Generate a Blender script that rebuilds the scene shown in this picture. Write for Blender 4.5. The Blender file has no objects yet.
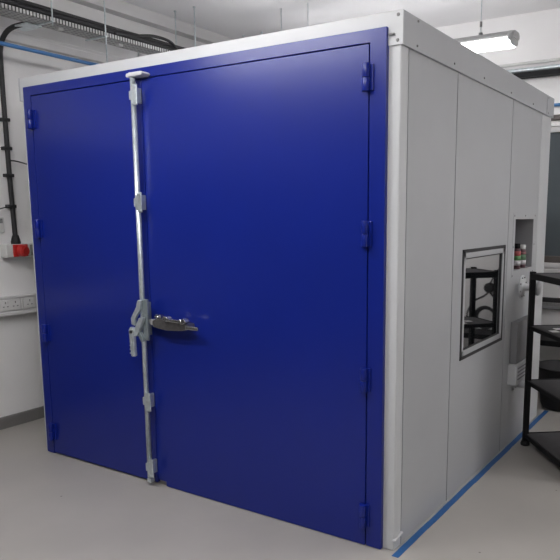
import bpy, bmesh, math, random
from mathutils import Vector, Matrix
random.seed(4)
S = bpy.context.scene
COL = S.collection
PI = math.pi

# ------------------------------------------------------------------ camera
F, PX, PY = 663.87, 328.75, 319.15
YAW, PITCH, ROLL = -0.55938, -0.15511, -0.00086
cd = bpy.data.cameras.new('camera'); cam = bpy.data.objects.new('camera', cd); COL.objects.link(cam)
fw = Vector((math.sin(YAW)*math.cos(PITCH), math.cos(YAW)*math.cos(PITCH), math.sin(PITCH)))
rt = Vector((math.cos(YAW), -math.sin(YAW), 0)); up = rt.cross(fw)
rt2 = math.cos(ROLL)*rt + math.sin(ROLL)*up; up2 = -math.sin(ROLL)*rt + math.cos(ROLL)*up
M = Matrix((rt2, up2, -fw)).transposed().to_4x4(); M.translation = Vector((1.29895, -2.65208, 1.5726))
cam.matrix_world = M
cd.sensor_width = 36; cd.lens = F/560*36
cd.shift_x = (280-PX)/560; cd.shift_y = (PY-280)/560
cd.clip_start = .05
S.camera = cam

# ------------------------------------------------------------------ world, exposure
w = bpy.data.worlds.new('world'); S.world = w; w.use_nodes = True
w.node_tree.nodes['Background'].inputs[0].default_value = (.5, .55, .6, 1)
w.node_tree.nodes['Background'].inputs[1].default_value = .05
S.view_settings.view_transform = 'Standard'; S.view_settings.look = 'None'
S.view_settings.gamma = 1; S.view_settings.use_curve_mapping = False
S.view_settings.exposure = 0.0
# strengths of the ceiling battens: (x, y, glow); the last two are added, unseen fill lamps
LAMPS = [(-1.28, 2.2, 25.0), (2.5, 1.66, 52.0), (-1.55, -1.45, 46.0), (.45, -2.0, 54.0), (-.8, -.85, 14.0)]

# ------------------------------------------------------------------ materials
def mat(name, col, rough=.5, metal=0, spec=.5, noise=0, nscale=8, bump=0, bscale=60, emit=None, estr=0, coat=0, ior=None, rvar=0):
    m = bpy.data.materials.new(name); m.use_nodes = True
    nt = m.node_tree; b = nt.nodes['Principled BSDF']
    b.inputs['Base Color'].default_value = (*col, 1); b.inputs['Roughness'].default_value = rough
    b.inputs['Metallic'].default_value = metal; b.inputs['Specular IOR Level'].default_value = spec
    if ior: b.inputs['IOR'].default_value = ior
    if coat: b.inputs['Coat Weight'].default_value = coat; b.inputs['Coat Roughness'].default_value = .15
    if emit: b.inputs['Emission Color'].default_value = (*emit, 1); b.inputs['Emission Strength'].default_value = estr
    tc = nt.nodes.new('ShaderNodeTexCoord')
    n = nt.nodes.new('ShaderNodeTexNoise'); n.inputs['Scale'].default_value = nscale; n.inputs['Detail'].default_value = 5
    nt.links.new(tc.outputs['Object'], n.inputs['Vector'])
    if noise:
        r = nt.nodes.new('ShaderNodeMapRange'); r.inputs[1].default_value = .3; r.inputs[2].default_value = .7
        r.inputs[3].default_value = 1-noise; r.inputs[4].default_value = 1+noise
        nt.links.new(n.outputs['Fac'], r.inputs[0])
        mx = nt.nodes.new('ShaderNodeMix'); mx.data_type = 'RGBA'; mx.blend_type = 'MULTIPLY'; mx.inputs[0].default_value = 1
        mx.inputs[6].default_value = (*col, 1)
        nt.links.new(r.outputs[0], mx.inputs[7]); nt.links.new(mx.outputs[2], b.inputs['Base Color'])
    if rvar:
        r2 = nt.nodes.new('ShaderNodeMapRange'); r2.inputs[1].default_value = .3; r2.inputs[2].default_value = .7
        r2.inputs[3].default_value = rough-rvar; r2.inputs[4].default_value = rough+rvar
        nt.links.new(n.outputs['Fac'], r2.inputs[0]); nt.links.new(r2.outputs[0], b.inputs['Roughness'])
    if bump:
        n2 = nt.nodes.new('ShaderNodeTexNoise'); n2.inputs['Scale'].default_value = bscale; n2.inputs['Detail'].default_value = 3
        nt.links.new(tc.outputs['Object'], n2.inputs['Vector'])
        bp = nt.nodes.new('ShaderNodeBump'); bp.inputs['Strength'].default_value = bump; bp.inputs['Distance'].default_value = .01
        nt.links.new(n2.outputs['Fac'], bp.inputs['Height']); nt.links.new(bp.outputs[0], b.inputs['Normal'])
    return m

def speckle(m, col, scale, thr):
    """darker flecks of their own shape on a floor"""
    nt = m.node_tree; b = nt.nodes['Principled BSDF']
    src = b.inputs['Base Color'].links[0].from_socket
    tc = nt.nodes.new('ShaderNodeTexCoord'); v = nt.nodes.new('ShaderNodeTexVoronoi'); v.inputs['Scale'].default_value = scale
    nt.links.new(tc.outputs['Object'], v.inputs['Vector'])
    c = nt.nodes.new('ShaderNodeMath'); c.operation = 'LESS_THAN'; c.inputs[1].default_value = thr
    nt.links.new(v.outputs['Distance'], c.inputs[0])
    n = nt.nodes.new('ShaderNodeTexNoise'); n.inputs['Scale'].default_value = 3.1
    nt.links.new(tc.outputs['Object'], n.inputs['Vector'])
    g = nt.nodes.new('ShaderNodeMath'); g.operation = 'GREATER_THAN'; g.inputs[1].default_value = .56
    nt.links.new(n.outputs['Fac'], g.inputs[0])
    mu = nt.nodes.new('ShaderNodeMath'); mu.operation = 'MULTIPLY'
    nt.links.new(c.outputs[0], mu.inputs[0]); nt.links.new(g.outputs[0], mu.inputs[1])
    mx = nt.nodes.new('ShaderNodeMix'); mx.data_type = 'RGBA'
    nt.links.new(mu.outputs[0], mx.inputs[0]); nt.links.new(src, mx.inputs[6]); mx.inputs[7].default_value = (*col, 1)
    nt.links.new(mx.outputs[2], b.inputs['Base Color'])

def slotted(name, light, dark, axis, freq, thr, metal=.3, cross=None):
    """sheet metal with a row of punched slots along one axis"""
    m = mat(name, light, .45, metal, noise=.15, nscale=30)
    nt = m.node_tree; b = nt.nodes['Principled BSDF']; src = b.inputs['Base Color'].links[0].from_socket
    tc = nt.nodes.new('ShaderNodeTexCoord'); sp = nt.nodes.new('ShaderNodeSeparateXYZ')
    nt.links.new(tc.outputs['Object'], sp.inputs[0])
    def band(ax, fr, th):
        a = nt.nodes.new('ShaderNodeMath'); a.operation = 'MULTIPLY'; a.inputs[1].default_value = fr
        nt.links.new(sp.outputs[ax], a.inputs[0])
        f = nt.nodes.new('ShaderNodeMath'); f.operation = 'FRACT'; nt.links.new(a.outputs[0], f.inputs[0])
        l = nt.nodes.new('ShaderNodeMath'); l.operation = 'LESS_THAN'; l.inputs[1].default_value = th
        nt.links.new(f.outputs[0], l.inputs[0]); return l.outputs[0]
    fac = band(axis, freq, thr)
    if cross:
        o = nt.nodes.new('ShaderNodeMath'); o.operation = 'MULTIPLY'
        nt.links.new(fac, o.inputs[0]); nt.links.new(band(*cross), o.inputs[1]); fac = o.outputs[0]
    mx = nt.nodes.new('ShaderNodeMix'); mx.data_type = 'RGBA'
    nt.links.new(fac, mx.inputs[0]); nt.links.new(src, mx.inputs[6]); mx.inputs[7].default_value = (*dark, 1)
    nt.links.new(mx.outputs[2], b.inputs['Base Color'])
    return m

WALL = mat('painted_wall', (.81, .80, .795), .75, noise=.03, nscale=2, bump=.08, bscale=120)
WALLD = mat('dark_grey_wall', (.10, .10, .105), .7, noise=.03, nscale=2)
CEIL = mat('painted_ceiling', (.84, .83, .84), .8, noise=.02, nscale=2)
FLOOR = mat('painted_concrete_floor', (.365, .346, .322), .42, noise=.07, nscale=2.2, rvar=.06, bump=.03, bscale=40)
speckle(FLOOR, (.16, .15, .14), 5.5, .035)
SKIRT = mat('grey_skirting', (.17, .165, .16), .6, noise=.05)
TRIM = mat('white_trim', (.66, .65, .65), .6, noise=.02)
PANEL = mat('light_grey_powder_coat', (.41, .42, .435), .42, noise=.025, nscale=3, bump=.03, bscale=300)
PANELW = mat('white_powder_coat', (.545, .555, .565), .4, noise=.02, nscale=3)
BLUE = mat('blue_powder_coat', (.0045, .0155, .205), .28, spec=.45, noise=.03, nscale=2.5)
GALV = mat('galvanised_steel', (.62, .68, .70), .34, metal=.7, noise=.12, nscale=40)
GALVD = mat('dull_zinc_plate', (.30, .345, .36), .4, metal=.6, noise=.12, nscale=40)
CHROME = mat('bright_plated_steel', (.66, .66, .64), .2, metal=1, noise=.1, nscale=60)
DARK = mat('dark_cavity', (.01, .01, .012), .9, noise=.05)
STEELD = mat('dull_steel', (.30, .29, .28), .32, metal=.9, noise=.15, nscale=50)
GASKET = mat('black_rubber_gasket', (.02, .02, .022), .6, noise=.1)
GLASS = mat('dark_tinted_glass', (.008, .009, .011), .03, spec=.8, ior=3.6, noise=.02)
BLACKM = mat('black_powder_coat', (.008, .008, .009), .6, spec=.2, noise=.1, nscale=20)
DECK = mat('dark_grey_board', (.055, .052, .055), .65, noise=.15, nscale=25)
RUBBER = mat('black_rubber', (.008, .008, .009), .6, noise=.1, nscale=20)
CABLE = mat('black_cable_sheath', (.02, .02, .022), .55, noise=.1)
TAPE = mat('blue_masking_tape', (.018, .10, .29), .6, noise=.1, nscale=20)
PIPEB = mat('blue_air_pipe', (.04, .17, .42), .4, noise=.06)
RED = mat('red_plastic', (.48, .022, .02), .4, noise=.05)
PLAST = mat('pale_grey_plastic', (.60, .60, .585), .5, noise=.03)
SOCK = mat('socket_white_plastic', (.68, .67, .66), .4, noise=.02)
GREYP = mat('mid_grey_plastic', (.22, .22, .22), .6, noise=.2, nscale=60)
NICHE = mat('shaded_niche_lining', (.26, .26, .27), .5, noise=.04)  # grey darkened to hold the shade inside the niche
GREYD = mat('grey_painted_sheet', (.20, .20, .21), .5, noise=.05)
PAPER = mat('white_paper', (.75, .75, .74), .8, noise=.02)
TRAYS = slotted('slotted_tray_flange', (.58, .58, .57), (.06, .06, .06), 1, 40, .40)
TRAYU = slotted('perforated_tray_base', (.44, .44, .43), (.18, .18, .18), 1, 24, .5, .4, cross=(0, 30, .5))
HOUS = mat('grey_lamp_housing', (.45, .45, .45), .5, noise=.03)
BGLASS = mat('night_window_glass', (.085, .100, .110), .12, spec=.5, noise=.03)
BROWN = mat('dark_brown_trim', (.10, .085, .08), .6, noise=.1)

# ------------------------------------------------------------------ mesh helpers
class MB:
    def __init__(s): s.bm = bmesh.new()
    def box(s, a, b, bev=0, rot=None, seg=2):
        t = bmesh.new(); bmesh.ops.create_cube(t, size=1)
        a = Vector(a); b = Vector(b); c = (a+b)/2; d = b-a
        for v in t.verts: v.co = Vector((v.co.x*abs(d.x), v.co.y*abs(d.y), v.co.z*abs(d.z)))
        if bev: bmesh.ops.bevel(t, geom=list(t.edges), offset=bev, segments=seg, affect='EDGES', profile=.5)
        if rot is not None: t.transform(rot.to_4x4())
        t.transform(Matrix.Translation(c)); s._add(t); return s
    def _add(s, t):
        me = bpy.data.meshes.new('t'); t.to_mesh(me); t.free(); s.bm.from_mesh(me); bpy.data.meshes.remove(me)
    def cyl(s, a, b, r, r2=None, n=24, bev=0):
        a = Vector(a); b = Vector(b); d = b-a; t = bmesh.new()
        bmesh.ops.create_cone(t, cap_ends=True, segments=n, radius1=r, radius2=r if r2 is None else r2, depth=d.length)
        if bev:
            es = [e for e in t.edges if abs(e.verts[0].co.z-e.verts[1].co.z) < 1e-6]
            bmesh.ops.bevel(t, geom=es, offset=bev, segments=2, affect='EDGES', profile=.5)
        for f in t.faces: f.smooth = len(f.verts) == 4
        t.transform(Matrix.Translation((a+b)/2) @ d.to_track_quat('Z', 'Y').to_matrix().to_4x4()); s._add(t); return s
    def tube(s, pts, r, n=12, sub=6):
        P = [Vector(p) for p in pts]
        if sub > 1 and len(P) > 2:
            Q = []
            for i in range(len(P)-1):
                p0 = P[max(i-1, 0)]; p1 = P[i]; p2 = P[i+1]; p3 = P[min(i+2, len(P)-1)]
                for k in range(sub):
                    t = k/sub
                    Q.append(.5*((2*p1)+(p2-p0)*t+(2*p0-5*p1+4*p2-p3)*t*t+(3*p1-p0-3*p2+p3)*t**3))
            P = Q+[P[-1]]
        t = bmesh.new(); rings = []; prev = None
        for i, p in enumerate(P):
            d = (P[min(i+1, len(P)-1)]-P[max(i-1, 0)]).normalized()
            if prev is None: u = d.orthogonal().normalized()
            else: u = (prev-d*prev.dot(d)).normalized()
            prev = u; v = d.cross(u)
            rings.append([t.verts.new(p+r*(math.cos(2*PI*k/n)*u+math.sin(2*PI*k/n)*v)) for k in range(n)])
        for A, B in zip(rings, rings[1:]):
            for k in range(n):
                f = t.faces.new((A[k], A[(k+1) % n], B[(k+1) % n], B[k])); f.smooth = True
        t.faces.new(rings[0][::-1]); t.faces.new(rings[-1]); s._add(t); return s
    def lathe(s, c, prof, n=32, axis='Z'):
        t = bmesh.new(); rings = []
        for r, z in prof:
            if r < 1e-5: rings.append([t.verts.new((0, 0, z))])
            else: rings.append([t.verts.new((r*math.cos(2*PI*k/n), r*math.sin(2*PI*k/n), z)) for k in range(n)])
        for A, B in zip(rings, rings[1:]):
            for k in range(n):
                k2 = (k+1) % n
                vs = [A[0] if len(A) == 1 else A[k]] + ([A[k2]] if len(A) > 1 else []) + ([B[k2]] if len(B) > 1 else []) + [B[0] if len(B) == 1 else B[k]]
                if len(vs) > 2: t.faces.new(vs).smooth = True
        bmesh.ops.recalc_face_normals(t, faces=t.faces)
        R_ = Matrix.Identity(4)
        if axis == 'X': R_ = Matrix.Rotation(PI/2, 4, 'Y')
        if axis == 'Y': R_ = Matrix.Rotation(-PI/2, 4, 'X')
        t.transform(Matrix.Translation(Vector(c)) @ R_); s._add(t); return s
    def prism(s, poly, axis, lo, hi, bev=0):
        """extrude a 2D outline along an axis (0, 1 or 2)"""
        t = bmesh.new()
        def mk(p, q):
            r = list(p); r.insert(axis, q); return t.verts.new(r)
        A = [mk(p, lo) for p in poly]; B = [mk(p, hi) for p in poly]; n = len(poly)
        t.faces.new(A); t.faces.new(B[::-1])
        for k in range(n): t.faces.new((A[k], B[k], B[(k+1) % n], A[(k+1) % n]))
        bmesh.ops.recalc_face_normals(t, faces=t.faces)
        if bev: bmesh.ops.bevel(t, geom=list(t.edges), offset=bev, segments=2, affect='EDGES', profile=.5)
        s._add(t); return s
    def build(s, name, m, parent=None, label=None):
        me = bpy.data.meshes.new(name); s.bm.to_mesh(me); s.bm.free()
        o = bpy.data.objects.new(name, me); COL.objects.link(o); me.materials.append(m)
        if parent is not None:
            o.parent = parent
            root = parent
            off = Vector((0, 0, 0))
            while root is not None: off += root.location; root = root.parent
            me.transform(Matrix.Translation(-off))
        if label: o['label'] = label
        return o
def tag(o, label, cat, group=None):
    o['label'] = label; o['category'] = cat
    if group: o['group'] = group
    return o
def thing(name, label, cat, loc, group=None):
    o = bpy.data.objects.new(name, None); COL.objects.link(o); o.location = loc; o.empty_display_size = .1
    return tag(o, label, cat, group)
def struct(o): o['kind'] = 'structure'; return o
def B(a, b, bev=0, **k): return MB().box(a, b, bev, **k)

# ------------------------------------------------------------------ setting
XL, XR, YF, YB, ZC = -3.30, 3.3, -4.6, 3.45, 3.31
struct(B((XL-.1, YF-.1, -.1), (XR+.1, YB+.1, 0)).build('floor', FLOOR))
struct(B((XL-.1, YF-.1, ZC), (XR+.1, YB+.1, ZC+.1)).build('ceiling', CEIL))
struct(B((XL-.1, YF, 0), (XL, YB, ZC)).build('wall_left', WALL))
struct(B((XR, YF, 0), (XR+.1, YB, ZC)).build('wall_right', WALL))
struct(B((XL, YF-.1, 0), (XR, YF, ZC)).build('wall_front', WALLD))  # unseen wall kept dark to dim what the blue doors reflect
WX0, WX1, WZ0, WZ1 = -.42, .45, 1.10, 2.34
m = MB().box((XL, YB, 0), (XR, YB+.12, WZ0)).box((XL, YB, WZ1), (XR, YB+.12, ZC))
m.box((XL, YB, WZ0), (WX0, YB+.12, WZ1)).box((WX1, YB, WZ0), (XR, YB+.12, WZ1))
struct(m.build('wall_back', WALL))
# window in the back wall
m = MB()
for a, b in (((WX0, YB+.02, WZ0), (WX0+.05, YB+.09, WZ1)), ((WX1-.05, YB+.02, WZ0), (WX1, YB+.09, WZ1)),
             ((WX0, YB+.02, WZ0), (WX1, YB+.09, WZ0+.05)), ((WX0, YB+.02, WZ1-.05), (WX1, YB+.09, WZ1))): m.box(a, b, .006)
wf = struct(m.build('window_1', TRIM))
B((WX0+.04, YB+.05, WZ0+.04), (WX1-.04, YB+.06, WZ1-.04)).build('window_pane', BGLASS, wf)
B((WX0+.05, YB+.035, WZ0+.05), (WX1-.05, YB+.06, WZ0+.11), .004).build('sill_reflection_strip', BROWN, wf)  # brown strip standing in for the sill's dark reflection in the pane
B((WX0-.05, YB-.07, WZ0-.045), (WX1+.05, YB+.03, WZ0), .008).build('window_sill', TRIM, wf)
struct(B((WX0-.05, YB-.03, 2.385), (WX1+.05, YB+.0, 2.43), .004).build('trim_1', BROWN))
struct(B((XL, YF, 0), (XL+.02, YB, .09), .004).build('baseboard_left', SKIRT))
struct(B((XL+.02, YB-.02, 0), (XR, YB, .09), .004).build('baseboard_back', SKIRT))
sh_ = MB().box((XL, -4.4, 0), (XL+.03, -.40, 2.15))  # unseen dark shutter, added to darken reflections in the blue doors
for k in range(21): sh_.box((XL+.02, -4.38, .02+k*.1), (XL+.042, -.42, .11+k*.1), .006)
struct(sh_.build('added_shutter_1', WALLD))
struct(B((XL, YF, 3.215), (XL+.10, YB, ZC)).build('trim_2', TRIM))
struct(MB().box((XL, YF, 2.80), (XL+.05, YB, 2.855), .006).box((XL, YF, 2.855), (XL+.03, YB, 2.88), .004).build('trim_3', TRIM))

# ------------------------------------------------------------------ the enclosure
W, D, H, H1 = 2.635, 2.53, 2.42, 2.282
E = thing('metal_enclosure', 'large white and grey metal enclosure with blue double doors standing on the floor', 'enclosure', (-W/2, D/2, 0))
E['group'] = 'enclosure'; del E['group']
# corner posts
for x0, x1, y0, y1 in ((-.085, 0, 0, .077), (-W, -W+.09, 0, .077), (-.085, 0, 2.287, D), (-W, -W+.09, 2.287, D)):
    B((x0, y0, 0), (x1, y1, 2.30), .008, seg=3).build('corner_post', PANELW, E)
# side panels of the right flank, split at the seams
def holed(y0, y1, z0, z1, h=None):
    m = MB()
    if not h: m.box((-.045, y0, z0), (-.002, y1, z1))
    else:
        a, b, c, d = h
        m.box((-.045, y0, z0), (-.002, a, z1)); m.box((-.045, b, z0), (-.002, y1, z1))
        m.box((-.045, a, z0), (-.002, b, c)); m.box((-.045, a, d), (-.002, b, z1))
    return m
holed(.0835, .6515, .0, H1+.02).build('side_panel', PANEL, E)
holed(.6605, 1.5885, .0, H1+.02, (.795, 1.540, .773, 1.386)).build('side_panel', PANEL, E, 'panel with the dark viewing window')
holed(1.5975, 2.279, .0, H1+.02, (1.735, 2.178, 1.203, 1.550)).build('side_panel', PANEL, E, 'narrow panel with an open niche')
for y0, y1 in ((.084, .652), (.660, 1.589), (1.597, 2.280)):
    B((-W+.002, y0, 0), (-W+.045, y1, H1+.02)).build('side_panel', PANEL, E)
for k in range(4):
    x0 = -W+.094+k*.6135
    B((x0, D-.045, 0), (x0+.606, D-.002, H1+.02)).build('back_panel', PANEL, E)
B((-W+.01, .01, 2.36), (-.01, D-.01, 2.395)).build('roof_panel', PANEL, E)
for ya in (.080, .656, 1.593, 2.2835): B((-.03, ya-.0038, 0), (-.010, ya+.0038, H1+.01)).build('seam_shade_strip', GASKET, E)  # black strips stand in for the shade in the panel gaps
# fascia strips around the top
B((-W-.011, -.008, H1+.076), (.011, .003, H), .002).build('front_fascia', PANELW, E)
B((-.058, -.008, H1), (.011, .003, H1+.08), .001).build('fascia_corner', PANELW, E)
B((-W-.011, -.008, H1), (-2.585, .003, H1+.08), .001).build('fascia_corner', PANELW, E)
B((-.002, -.0075, H1), (.0108, 2.345, H), .002).build('side_fascia', PANEL, E)
B((-.002, 2.350, H1), (.0125, D+.011, H), .002).build('fascia_end_piece', PANEL, E)
B((-W-.011, -.01, H1), (-W+.002, D+.011, H), .002).build('side_fascia', PANEL, E)
B((-W, D, H1), (0, D+.011, H), .002).build('back_fascia', PANEL, E)
def screw(p, ax, r=.007):
    d = Vector(ax)*.004; m = MB().cyl(Vector(p)-d*.3, Vector(p)+d, r, r*.75, 12); m.build('screw', GREYP, E)
for y, z in ((.139, 2.405), (.134, 2.302), (.57, 2.308), (1.006, 2.312), (1.497, 2.308), (1.987, 2.308), (2.375, 2.402), (2.385, 2.299)):
    screw((.0115, y, z), (1, 0, 0), .006)
for x, z in ((-.012, 2.402), (-.014, 2.301)): screw((x, -.0085, z), (0, -1, 0), .008)
B((-.052, -.02, 2.322), (-.026, -.012, 2.330), .002).build('screw', GREYP, E)
for y, z in ((1.713, 1.569), (1.961, 1.569), (2.204, 1.569), (2.207, 1.367), (1.706, 1.366), (1.71, 1.175), (2.20, 1.175)):
    screw((-.001, y, z), (1, 0, 0), .007)
# low drip rail along the flank and a small white clip at the corner
B((-.01, -.002, .052), (.010, .085, .062), .003, rot=Matrix.Rotation(.10, 3, 'X')).build('corner_clip', PANELW, E)
# viewing window
m = MB()
a, b, c, d, t = .793, 1.541, .771, 1.387, .019
m.box((-.03, a, c), (.003, a+t, d), .002).box((-.03, b-t, c), (.003, b, d), .002).box((-.03, a, c), (.003, b, c+t), .002).box((-.03, a, d-t), (.003, b, d), .002)
vw = m.build('viewing_window', GASKET, E, 'square dark window with black gasket')
m = MB()
a, b, c, d, t = a+t, b-t, c+t, d-t, .030
m.box((-.03, a, c), (.001, a+t, d), .002).box((-.03, b-t, c), (.001, b, d), .002).box((-.03, a, c), (.001, b, c+t), .002).box((-.03, a, d-t), (.001, b, d), .002)
m.build('window_frame', PANEL, vw)
a, b, c, d, t = a+t, b-t, c+t, d-t, .006
m = MB().box((-.03, a, c), (-.004, a+t, d)).box((-.03, b-t, c), (-.004, b, d)).box((-.03, a, c), (-.004, b, c+t)).box((-.03, a, d-t), (-.004, b, d))
m.build('inner_gasket', GASKET, vw)
B((-.030, a, c), (-.011, b, d)).build('window_glass', GLASS, vw)
# niche with sheet metal lining
y0, y1, z0, z1, dp = 1.739, 2.174, 1.207, 1.546, -.135
m = MB().box((dp-.003, y0-.003, z0-.003), (dp, y1+.003, z1+.003)).box((dp, y0-.003, z0-.003), (-.001, y0, z1+.003)).box((dp, y1, z0-.003), (-.001, y1+.003, z1+.003))
m.box((dp, y0, z0-.003), (-.001, y1, z0)).box((dp, y0, z1), (-.001, y1, z1+.003))
ni = m.build('wall_niche', NICHE, E, 'open recessed shelf in the flank')
m = MB(); t = .018
m.box((-.003, y0-.045, z0-.045), (0, y0, z1+.04)).box((-.003, y1, z0-.045), (0, y1+.045, z1+.04)).box((-.003, y0, z0-.045), (0, y1, z0)).box((-.003, y0, z1), (0, y1, z1+.04))
m.build('niche_flange', PANEL, ni)
# ducts
def duct(y, z, rf, rp, L, rd, nb):
    m = MB().lathe((-.003, y, z), [(0, 0), (rf, 0), (rf, .009), (rp+.004, .011), (rp, .02), (rp, L), (0, L)], 32, 'X')
    o = m.build('duct_pipe', PANELW, E)
    if rd: MB().lathe((L-.002, y, z), [(0, 0), (rd*.8, 0), (rd, .006), (rd, .018), (rd*.9, .024), (0, .024)], 32, 'X').build('end_cap', PANEL, o)
    for k in range(nb):
        t = 2*PI*(k+.5)/nb; p = Vector((.006, y+rf*.84*math.cos(t), z+rf*.84*math.sin(t)))
        MB().cyl(p, p+Vector((.007, 0, 0)), .006, n=6).build('bolt', GREYP, o)
duct(1.955, 1.080, .082, .025, .098, .054, 8)
duct(1.845, .415, .055, .024, .085, 0, 4)
# control box under the ducts
cb = B((-.002, 1.735, .575), (.045, 2.12, .862), .004).build('grey_control_box', GREYD, E, 'grey sheet metal box on the flank')
B((-.002, 1.70, .435), (.06, 2.06, .575), .006).build('white_filter_box', PANELW, cb)
for z in (.47, .495, .52, .545): B((.058, 1.73, z), (.063, 2.03, z+.008)).build('vent_slot', GREYD, cb)

# blue door frame and leaves
fx0, fx1, ft = -2.585, -.058, 2.358
ox0, ox1, ot = -2.511, -.137, 2.303
m = MB().box((fx0, -.024, .003), (ox0, .05, ft), .002).box((ox1, -.024, .003), (fx1, .05, ft), .002).box((ox0-.004, -.024, ot), (ox1+.004, .05, ft), .002)
fr = m.build('door_frame', BLUE, E)
seam = -1.538
g = .005
ld = B((ox0+g, -.024, .012), (seam-.003, .02, ot-g), .002).build('door', BLUE, E, 'narrow left blue door leaf')
m = MB().prism([(seam+.003, .032), (-1.468, .032), (-1.468, .004), (ox1-g, .004), (ox1-g, ot-g), (seam+.003, ot-g)], 1, -.026, .02, .002)
rd = m.build('door', BLUE, E, 'wide right blue door leaf')
B((-1.60, -.006, .0), (-1.46, .04, .033)).build('threshold', FLOOR, E)
B((-2.50, -.004, .0), (-1.60, .04, .033)).build('threshold', GASKET, E)
for side, x, par in ((-1, -2.497, ld), (1, -.150, rd)):
    for z in (2.158, 1.490, .821, .157):
        m = MB()
        m.box((x+.006*side-.028, -.034, z-.054), (x+.006*side+.028, -.02, z+.056), .002)
        m.cyl((x+.006*side, -.045, z-.056), (x+.006*side, -.045, z-.001), .0165, n=24, bev=.0015)
        m.cyl((x+.006*side, -.045, z+.001), (x+.006*side, -.045, z+.058), .0165, n=24, bev=.0015)
        m.box((x+.006*side-.012, -.045, z-.05), (x+.006*side+.012, -.022, z+.052), .002)
        m.build('hinge', BLUE, par)
# locking bar
bx, by = -1.562, -.062
lb = MB().cyl((bx, by, .025), (bx, by, 2.306), .0145, n=24).build('locking_bar', GALV, E)
for z in (2.210, 1.643, .517, .118):
    m = MB().box((bx-.017, by-.017, z-.024), (bx+.010, by+.018, z+.024), .004)
    m.box((bx+.018, by-.022, z-.054), (bx+.050, by-.014, z+.054), .003)
    m.box((bx+.006, by-.02, z-.040), (bx+.022, -.024, z+.040), .002)
    for q in (-.042, .042): m.cyl((bx+.038, by-.026, z+q), (bx+.038, by-.020, z+q), .005, n=10)
    gd = m.build('bar_guide', GALV, lb)
m = MB().prism([(-1.572, 2.304), (-1.572, 2.326), (-1.478, 2.326), (-1.462, 2.314), (-1.478, 2.304)], 1, -.084, -.024, .004)
m.cyl((-1.588, -.075, 2.314), (-1.588, -.04, 2.314), .011, n=16).cyl((-1.590, -.055, 2.315), (-1.565, -.055, 2.315), .008, n=16)
m.build('top_keeper', PANELW, lb)
MB().box((bx-.012, -.078, .025), (bx+.02, -.045, .05), .003).build('bottom_keeper', GALV, lb)
m = MB().box((-1.528, -.095, .880), (-1.493, -.078, 1.112), .004).box((-1.548, -.080, .90), (-1.532, -.026, 1.09), .003)
for z in (.893, .955, 1.022, 1.100): m.box((-1.529, -.098, z), (-1.492, -.09, z+.005), .001)
m.build('handle_plate', GALVD, lb)
m = MB().prism([(-1.544, 1.110), (-1.524, 1.105), (-1.532, 1.055), (-1.578, .995), (-1.580, .960), (-1.604, .965), (-1.606, 1.003), (-1.560, 1.068), (-1.552, 1.095)], 1, -.114, -.094, .004)
m.prism([(-1.505, 1.014), (-1.535, 1.010), (-1.575, .945), (-1.588, .905), (-1.564, .90), (-1.552, .922), (-1.508, .992)], 1, -.120, -.096, .004)
m.box((-1.612, -.128, .905), (-1.572, -.096, .950), .008, rot=Matrix.Rotation(.25, 3, 'Y'))
m.build('hinged_link', GALV, lb)
m = MB().prism([(-1.615, .940), (-1.577, .940), (-1.574, .785), (-1.602, .783)], 1, -.128, -.104, .006)
for k in range(6): m.box((-1.609+k*.001, -.1295, .80+k*.022), (-1.582+k*.0005, -.126, .808+k*.022), .001)
m.build('lever_handle', GALV, lb)
m = MB().prism([(-1.555, .945), (-1.525, .90), (-1.518, .875), (-1.535, .870), (-1.562, .920)], 1, -.112, -.094, .003)
m.build('pawl', GALVD, lb)
# toggle latch
m = MB().prism([(-1.455, .962), (-1.46, .992), (-1.44, 1.008), (-1.375, 1.010), (-1.20, .996), (-1.195, .968), (-1.24, .958), (-1.36, .950)], 1, -.092, -.030, .004)
tl = m.build('toggle_latch', STEELD, E)
MB().cyl((-1.495, -.07, .988), (-1.44, -.07, .985), .012, n=16).box((-1.485, -.085, .970), (-1.462, -.045, 1.0), .003).build('latch_hook', GREYP, tl)
m = MB().box((-1.44, -.085, 1.008), (-1.425, -.06, 1.032), .003).box((-1.413, -.09, 1.012), (-1.395, -.06, 1.034), .004)
m.cyl((-1.432, -.095, 1.022), (-1.40, -.095, 1.022), .006, n=10)
m.build('latch_bolt', CHROME, tl)
m = MB().prism([(-1.365, 1.008), (-1.36, 1.032), (-1.33, 1.030), (-1.32, 1.020), (-1.23, 1.018), (-1.21, 1.03), (-1.19, 1.010), (-1.21, .998)], 1, -.108, -.075, .003)
m.cyl((-1.335, -.11, 1.015), (-1.335, -.07, 1.015), .012, n=14).cyl((-1.235, -.11, 1.012), (-1.235, -.07, 1.012), .011, n=14)
m.build('latch_arm', CHROME, tl)
B((-1.205, -.098, .970), (-1.118, -.084, .990), .004).build('latch_grip', CHROME, tl, 'flat plated tail of the latch')

# blue tape on the floor along the flank
m = MB(); n = 40
for k in range(n):
    ya = -.045+k*2.76/n; yb = ya+2.76/n+.001; j = random.uniform(-.0015, .0015)
    m.box((.012+j, ya, .0), (.047+j, yb, .0012))
tag(m.build('tape_strip', TAPE), 'blue tape strip stuck on the floor along the enclosure flank', 'tape')

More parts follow.
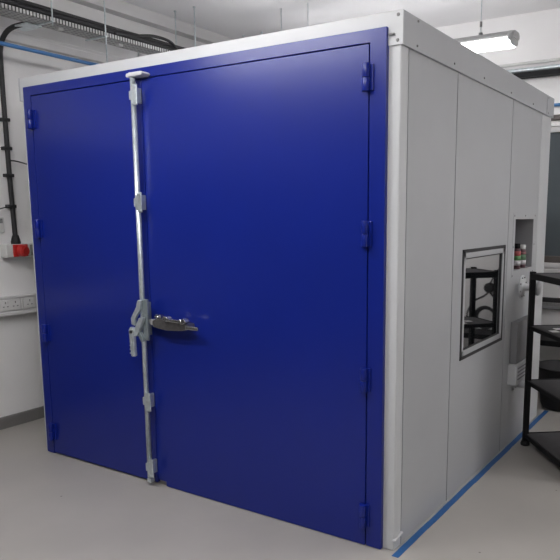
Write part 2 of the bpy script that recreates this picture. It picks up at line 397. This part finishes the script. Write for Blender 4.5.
# bottles in the niche
def bottle(p, cap, bands, label, h=.172, r=.0245):
    o = thing('spray_bottle', label, 'bottle', p, 'bottles in the niche')
    x, y, z = p
    MB().lathe(p, [(0, 0), (r*.93, 0), (r, .004), (r, h*.72), (r*.9, h*.77), (r*.55, h*.81), (r*.5, h*.84), (0, h*.84)], 32).build('bottle_body', mat('bottle_plastic', bands[0], .35, noise=.05), o)
    for (za, zb, c) in bands[1]:
        MB().lathe(p, [(r, h*za), (r+.0007, h*za), (r+.0007, h*zb), (r, h*zb)], 32).build('label_band', mat('label_print', c, .5, noise=.25, nscale=55), o)
    MB().lathe(p, [(r*.5, h*.81), (r*.80, h*.81), (r*.82, h*.85), (r*.78, h*.99), (r*.7, h), (0, h)], 28).build('bottle_cap', cap, o)
bottle((-.032, 1.912, z0), BLACKM, ((.10, .045, .055), [(.14, .34, (.62, .60, .62)), (.34, .52, (.10, .26, .09)), (.52, .70, (.45, .10, .10))]),
       'black capped bottle with red and green label, nearer the doors in the niche', .174)
bottle((-.036, 2.055, z0), PLAST, ((.10, .045, .055), [(.14, .34, (.60, .58, .60)), (.34, .58, (.12, .22, .13)), (.58, .70, (.25, .10, .11))]),
       'white capped bottle with dark green label, farther from the doors in the niche', .160)

# ------------------------------------------------------------------ lamps
DIFF = [mat('lamp_diffuser_%s' % n, (.9, .9, .9), .3, noise=.01, emit=(1, .985, .985), estr=s) for n, s in zip(('rear', 'side', 'door', 'near', 'left'), [l[2] for l in LAMPS])]  # the last two glow in the added fill battens
def batten(x, y, z, L, dm, label, wires):
    o = thing('ceiling_batten_lamp', label, 'lamp', (x, y, z), 'battens hung from the ceiling')
    h = L/2
    prof = [(-.064, .052), (-.064, .078), (-.045, .100), (.045, .100), (.064, .078), (.064, .052)]
    MB().prism([(y+a, z+b) for a, b in prof], 0, x-h, x+h, .006).build('housing', HOUS, o)
    prof = [(-.060, .056), (-.070, .048), (-.072, .028), (-.060, .008), (-.040, .0), (.040, .0), (.060, .008), (.072, .028), (.070, .048), (.060, .056)]
    MB().prism([(y+a, z+b) for a, b in prof], 0, x-h+.03, x+h-.03, .004).build('diffuser', dm, o)
    prof = [(-.072, .03), (-.06, .012), (-.04, .006), (.04, .006), (.06, .012), (.072, .03), (.072, .08), (.055, .098), (-.055, .098), (-.072, .08)]
    for a, b in ((x+h-.05, x+h-.012), (x-h+.012, x-h+.05)):
        MB().prism([(y+p, z+q) for p, q in prof], 0, a, b, .006).build('end_cap', HOUS, o)
    for k in (-.6, -.2, .2, .6):
        for s in (-1, 1): B((x+k*h-.012, y+s*.074-.006, z+.025), (x+k*h+.012, y+s*.074+.006, z+.062), .003).build('diffuser_clip', HOUS, o)
    for k in wires:
        MB().cyl((k, y, z+.098), (k, y, ZC), .003, n=8).build('suspension_wire', GALV, o)
        MB().cyl((k, y, z+.165), (k, y, z+.20), .009, n=12).build('wire_gripper', GREYP, o)
        B((k-.012, y-.012, z+.098), (k+.012, y+.012, z+.125), .003).build('wire_hook', GREYP, o)
NM = ['long ceiling batten lamp hanging over the back of the white enclosure', 'ceiling batten lamp hanging to the right of the enclosure, behind the black shelf',
      'ceiling batten lamp hanging in front of the blue doors at the left', 'unseen batten lamp added as fill nearest the camera at the right', 'unseen batten lamp added closest above the blue doors to brighten their top']
batten(-1.28, 2.2, 2.745, 2.20, DIFF[0], NM[0], (-.446, -1.94, -2.214))
batten(LAMPS[1][0], LAMPS[1][1], 2.78, 1.5, DIFF[1], NM[1], (LAMPS[1][0]-.5, LAMPS[1][0]+.5))
for k in (2, 3, 4):
    x, y, _ = LAMPS[k]; batten(x, y, 2.78, 1.5, DIFF[k], NM[k], (x-.5, x+.5))

# ------------------------------------------------------------------ left side services
T0, T1, TZ = -3.0, -2.83, 2.876
ct = thing('cable_tray', 'perforated steel cable tray hung along the left wall', 'cable tray', ((T0+T1)/2, 0, TZ))
B((T0, YF, TZ), (T1, YB, TZ+.003)).build('tray_base', TRAYU, ct)
for x in (T0, T1-.002): B((x, YF, TZ), (x+.002, YB, TZ+.030)).build('tray_flange', TRAYS, ct)
for y in (-1.0, -.2, .385, .83, 1.775, 2.7):
    for x in ((T1+.022, T0-.03) if y > 1.5 else (T1+.022,)):
        zz = 2.60 if y == .83 else TZ-.03
        MB().cyl((x, y, zz), (x, y, ZC), .005, n=10).cyl((x, y, ZC-.008), (x, y, ZC), .012, n=12).build('hanging_rod', GALV, ct)
    B((T0-.03, y-.008, TZ-.010), (T1+.03, y+.008, TZ), .002).build('support_channel', GALV, ct)
for y in (.52, 1.05): B((-2.93, y-.02, TZ-.018), (-2.90, y+.02, TZ), .003).build('tray_bolt', PLAST, ct)
# cables on the tray
cab = thing('cable_bundle', 'thick black cable bundle lying on the steel cable tray', 'cables', (-2.9, 0, TZ+.003))
for k, (x, z, r) in enumerate(((-2.975, .022, .019), (-2.935, .024, .021), (-2.893, .022, .019), (-2.856, .020, .017), (-2.955, .058, .017), (-2.913, .060, .018), (-2.875, .056, .017), (-2.935, .092, .017), (-2.896, .090, .016))):
    pts = [(x+random.uniform(-.004, .004), YF+.2+j*.6, TZ+.003+z) for j in range(14)]
    MB().tube(pts, r, 10, 3).build('cable', CABLE, cab)
x = -2.865
MB().tube([(x, .95, TZ+.05), (x, 1.15, TZ+.075), (x, 1.35, TZ+.115), (x, 1.52, TZ+.115), (x, 1.60, TZ+.075), (x, 1.62, TZ+.03)], .012, 10, 6).build('loose_cable', CABLE, cab)
# conduit down to the red socket
cx = XL+.032
m = MB().tube([(cx, .297, 1.385), (cx, .286, 1.8), (cx, .282, 2.3), (cx, .282, 2.62), (cx+.012, .282, 2.74), (cx+.055, .290, 2.82), (cx+.13, .305, 2.862), (cx+.23, .35, 2.885), (cx+.285, .38, 2.897)], .0175, 14, 8)
cn = m.build('conduit', CABLE); tag(cn, 'black conduit running down the left wall to the red socket', 'conduit')
for z in (2.25, 2.05, 1.86, 1.64): B((XL, .252, z-.012), (cx+.02, .312, z+.012), .004).build('conduit_clip', CABLE, cn)
MB().lathe((cx, .297, 1.362), [(0, 0), (.032, 0), (.034, .02), (.028, .045), (.024, .06), (.019, .07), (0, .07)], 20).build('cable_gland', RUBBER, cn)
MB().tube([(cx, .30, 1.60), (cx+.01, .27, 1.625), (cx+.02, .22, 1.63), (cx+.01, .15, 1.61)], .004, 8, 6).build('thin_cable', CABLE, cn)
MB().tube([(cx+.02, .28, 1.965), (cx+.03, .33, 1.962), (cx+.045, .40, 1.945)], .005, 8, 4).build('cable_tie', CABLE, cn)
B((-3.16, .30, 2.862), (-2.97, .42, 2.873), .003).build('conduit_bracket', GALV, cn)
# blue air pipe
xp = -2.985
bp = MB().cyl((xp, YF+.1, 2.698), (xp, YB-.08, 2.698), .0135, n=20).build('air_pipe', PIPEB)
tag(bp, 'thin blue air pipe running below the steel cable tray at left', 'pipe')
for y in (.05, 1.3, 2.5):
    MB().cyl((xp, y-.012, 2.698), (xp, y+.012, 2.698), .020, n=16).cyl((xp, y, 2.715), (xp, y, TZ), .004, n=8).build('pipe_hanger', GALV, bp)
# red industrial socket
so = thing('industrial_socket', 'pale wall box with a round red industrial socket at the conduit end', 'socket', (XL, .31, 1.30))
B((XL, .185, 1.272), (XL+.085, .52, 1.366), .006).build('socket_box', PLAST, so)
m = MB().box((XL+.080, .236, 1.276), (XL+.096, .350, 1.364), .004)
p = Vector((XL+.090, .296, 1.32)); q = p+Vector((.036, .010, -.003))
m.cyl(p, q, .045, .042, 28, .004)
m.build('red_socket', RED, so)
MB().cyl(q-Vector((.004, 0, 0)), q+Vector((.010, .003, -.001)), .032, n=24, bev=.003).build('socket_lid', RED, so)
m = MB().box((XL+.083, .372, 1.282), (XL+.097, .505, 1.360), .004)
m.cyl((XL+.09, .43, 1.32), (XL+.115, .43, 1.32), .028, n=20, bev=.004)
m.build('rotary_isolator', GREYP, so)
# small switch plate at the left edge
sw = thing('wall_switch', 'small grey switch plate on the left wall beside the conduit', 'switch', (XL, .185, 1.50))
B((XL, .145, 1.45), (XL+.014, .228, 1.56), .004).build('switch_plate', PLAST, sw)
B((XL+.012, .16, 1.518), (XL+.02, .215, 1.552), .003).build('rocker', GREYP, sw)
# dado trunking
dt = thing('dado_trunking', 'white dado trunking with double sockets along the left wall', 'trunking', (XL, 0, .92))
m = MB().box((XL, YF, .85), (XL+.055, YB, .985), .006).box((XL+.05, YF, .972), (XL+.063, YB, .988), .004).box((XL+.05, YF, .848), (XL+.066, YB, .878), .004)
m.build('trunking_body', TRIM, dt)
def sockets(y0, y1, fused=False):
    o = B((XL+.053, y0, .886), (XL+.066, y1, .965), .003).build('socket_plate', SOCK, dt)
    n = 1 if fused else 2
    for k in range(n):
        yc = y0+(y1-y0)*(k+.5)/n
        m = MB()
        m.box((XL+.0655, yc-.004, .936), (XL+.0672, yc+.004, .952))
        for s in (-1, 1): m.box((XL+.0655, yc+s*.016-.006, .912), (XL+.0672, yc+s*.016+.006, .919))
        m.build('socket_holes', GREYP, o)
        B((XL+.065, yc+.016, .936), (XL+.071, yc+.030, .956), .002).build('rocker', SOCK, o)
for y0, y1, f in ((-.35, -.20, 0), (.120, .275, 0), (.305, .40, 1), (-.9, -.75, 0)): sockets(y0, y1, f)
B((XL+.053, .283, .884), (XL+.068, .298, .968), .003).build('cover_joint', SOCK, dt)

# ------------------------------------------------------------------ back wall services
bt = thing('cable_tray', 'dark cable tray high on the back wall, right of the enclosure', 'cable tray', (0, 3.38, 2.75))
B((-2.6, 3.32, 2.758), (XR, YB, 2.762)).build('tray_base', BLACKM, bt)
B((-2.6, 3.316, 2.750), (XR, 3.320, 2.790)).build('tray_flange', BLACKM, bt)
for x in (-1, 0, 1, 2): B((x, 3.30, 2.742), (x+.03, YB, 2.754)).build('tray_bracket', GALV, bt)
wt = thing('steel_conduit', 'pale steel conduit running above the dark cable tray on the back wall', 'conduit', (0, 3.42, 2.84))
MB().cyl((-2.6, 3.405, 2.825), (XR, 3.405, 2.825), .020, n=16).build('conduit_tube', GALV, wt)
MB().cyl((-2.6, 3.42, 2.885), (XR, 3.42, 2.885), .014, n=16).build('conduit_tube', PLAST, wt)
ap = MB().cyl((-2.6, YB-.03, 2.512), (XR, YB-.03, 2.512), .0135, n=20).build('air_pipe', PIPEB)
tag(ap, 'blue air pipe along the back wall above the dark window', 'pipe')
for x in (-.6, .5, 1.6): B((x, YB-.05, 2.49), (x+.02, YB, 2.535), .003).build('pipe_clip', GALV, ap)
dk = thing('wall_trunking', 'grey trunking with a black cable on top, under the dark window', 'trunking', (0, YB, .78))
B((-2.6, YB-.05, .735), (.45, YB, .80), .004).build('trunking_body', GREYP, dk)
B((-2.6, YB-.045, .80), (.45, YB, .84), .006).build('cable_run', CABLE, dk)
B((-2.6, YB-.056, .742), (.45, YB-.048, .765), .003).build('trunking_lip', GREYD, dk)
# low black bench against the back wall
bn = thing('low_bench', 'low black metal bench against the back wall behind the black tub', 'bench', (.6, 3.25, 0))
B((-.75, 3.10, .458), (1.9, 3.40, .506), .004).build('bench_top', BLACKM, bn)
for x in (-.70, .58, 1.82):
    for y in (3.13, 3.35): B((x, y, 0), (x+.04, y+.03, .46), .003).build('leg', BLACKM, bn)

# black tub on the floor
tb = thing('rubber_tub', 'black round rubber tub on the floor behind the black shelf', 'tub', (.12, 2.88, 0))
MB().lathe((.12, 2.88, 0), [(0, .002), (.15, .002), (.168, .012), (.18, .04), (.215, .335), (.228, .338), (.230, .352), (.222, .356), (.208, .350), (.172, .05), (.15, .03), (0, .03)], 48).build('tub_body', RUBBER, tb)
for s in (-1, 1):
    MB().tube([(.12+.225*s, 2.82, .348), (.12+.25*s, 2.84, .385), (.12+.25*s, 2.92, .385), (.12+.225*s, 2.94, .348)], .010, 10, 6).build('tub_handle', RUBBER, tb)

# ------------------------------------------------------------------ black shelf, turned about 52 degrees to the flank
sc = Vector((.110, 1.81, 0)); su = Vector((.62, -.785, 0)); sv = Vector((.785, .62, 0))
Rz = Matrix((su, sv, Vector((0, 0, 1)))).transposed()      # shelf axes: u long, v deep
sh = thing('shelf_unit', 'black metal shelf unit standing askew beside the grey enclosure flank', 'shelf', sc)
SL, SD, LT = .70, .335, .034
def sbox(a, b, bev=0):
    a = Vector(a); b = Vector(b); c = (a+b)/2; h = (b-a)/2; cc = sc+Rz @ c
    return MB().box(cc-h, cc+h, bev, rot=Rz)
for u in (0, SL-LT):
    for v in (0, SD-LT):
        lg = sbox((u-LT/2, v-LT/2, .02), (u+LT/2, v+LT/2, 1.202), .003).build('leg', BLACKM, sh)
        p = sc+Rz @ Vector((u, v, 0)); MB().lathe(p, [(0, 0), (.030, 0), (.032, .012), (.026, .03), (0, .03)], 20).build('foot', RUBBER, lg)
e = LT/2
for z, t in ((1.192, .040), (.838, .026), (.462, .026), (.085, .030)):
    dk_ = sbox((e*.2, e*.2, z-.012), (SL-LT-e*.2, SD-LT-e*.2, z-.002)).build('shelf_deck', DECK, sh)
    for a, b in (((e, -e*.9, z-t), (SL-LT-e, -e*.3, z)), ((e, SD-LT+e*.3, z-t), (SL-LT-e, SD-LT+e*.9, z)),
                 ((-e*.9, e, z-t), (-e*.3, SD-LT-e, z)), ((SL-LT+e*.3, e, z-t), (SL-LT+e*.9, SD-LT-e, z))):
        sbox(a, b, .002).build('shelf_rail', BLACKM, dk_)
def sp(u, v, z): return sc+Rz @ Vector((u, v, z))
# things on the shelf
def slab(u0, u1, v0, v1, z, h): return sbox((u0, v0, z), (u1, v1, z+h), .0)
tag(slab(.12, .17, .10, .15, .836, .002).build('paper_sheet', PAPER), 'small white paper lying on the second deck of the black shelf', 'paper', 'papers on the shelf')
tag(slab(.20, .26, .035, .085, .836, .002).build('paper_sheet', PAPER), 'white paper at the front edge of the second shelf deck', 'paper', 'papers on the shelf')
pts = []
for k in range(60):
    t = k/59*2*PI*2.6; r = .105-.0004*k
    pts.append((.715+r*math.cos(t), 3.375+.04*k/59, .615+r*1.03*math.sin(t)))
o = MB().tube(pts, .011, 8, 2).build('coiled_cable', CABLE)
tag(o, 'black cable coil standing on the low bench against the back wall', 'cable')
o = thing('round_plug', 'round black connector on the back wall above the cable coil', 'plug', (.695, YB, .90))
MB().cyl((.695, YB, .90), (.695, YB-.07, .90), .045, n=24, bev=.005).build('plug_body', RUBBER, o)
MB().tube([(.685, YB-.04, .945), (.66, YB-.03, 1.0), (.60, YB-.045, 1.09), (.50, YB-.10, 1.20), (.42, YB-.09, 1.32)], .008, 8, 6).build('plug_cable', CABLE, o)
MB().tube([(.70, YB-.04, .86), (.74, YB-.05, .82), (.84, YB-.05, .76), (.90, YB-.05, .64), (.88, YB-.05, .53)], .009, 8, 6).build('plug_cable', CABLE, o)
MB().tube([(.69, YB-.04, .86), (.65, YB-.05, .82), (.57, YB-.05, .74), (.52, YB-.05, .60), (.53, YB-.06, .53)], .009, 8, 6).build('plug_cable', CABLE, o)
for k, (u, v, h, c, lb_) in enumerate(((.30, .24, .12, GREYP, 'grey plastic jar'),)):
    o = thing('storage_jar', lb_+' standing on the third deck of the black shelf', 'jar', sp(u, v, .460))
    MB().lathe(sp(u, v, .460), [(0, 0), (.032, 0), (.034, .005), (.034, h-.02), (.028, h-.012), (0, h-.012)], 24).build('jar_body', c, o)
    MB().lathe(sp(u, v, .460+h-.014), [(0, 0), (.031, 0), (.031, .018), (0, .018)], 24).build('jar_lid', BLACKM, o)
o = thing('storage_box', 'dark plastic box on the third deck of the black shelf', 'box', sp(.62, .15, .460))
sbox((.43, .03, .460), (.65, .27, .60), .006).build('box_body', BLACKM, o)
sbox((.425, .025, .60), (.655, .275, .615), .003).build('box_lid', GREYP, o)
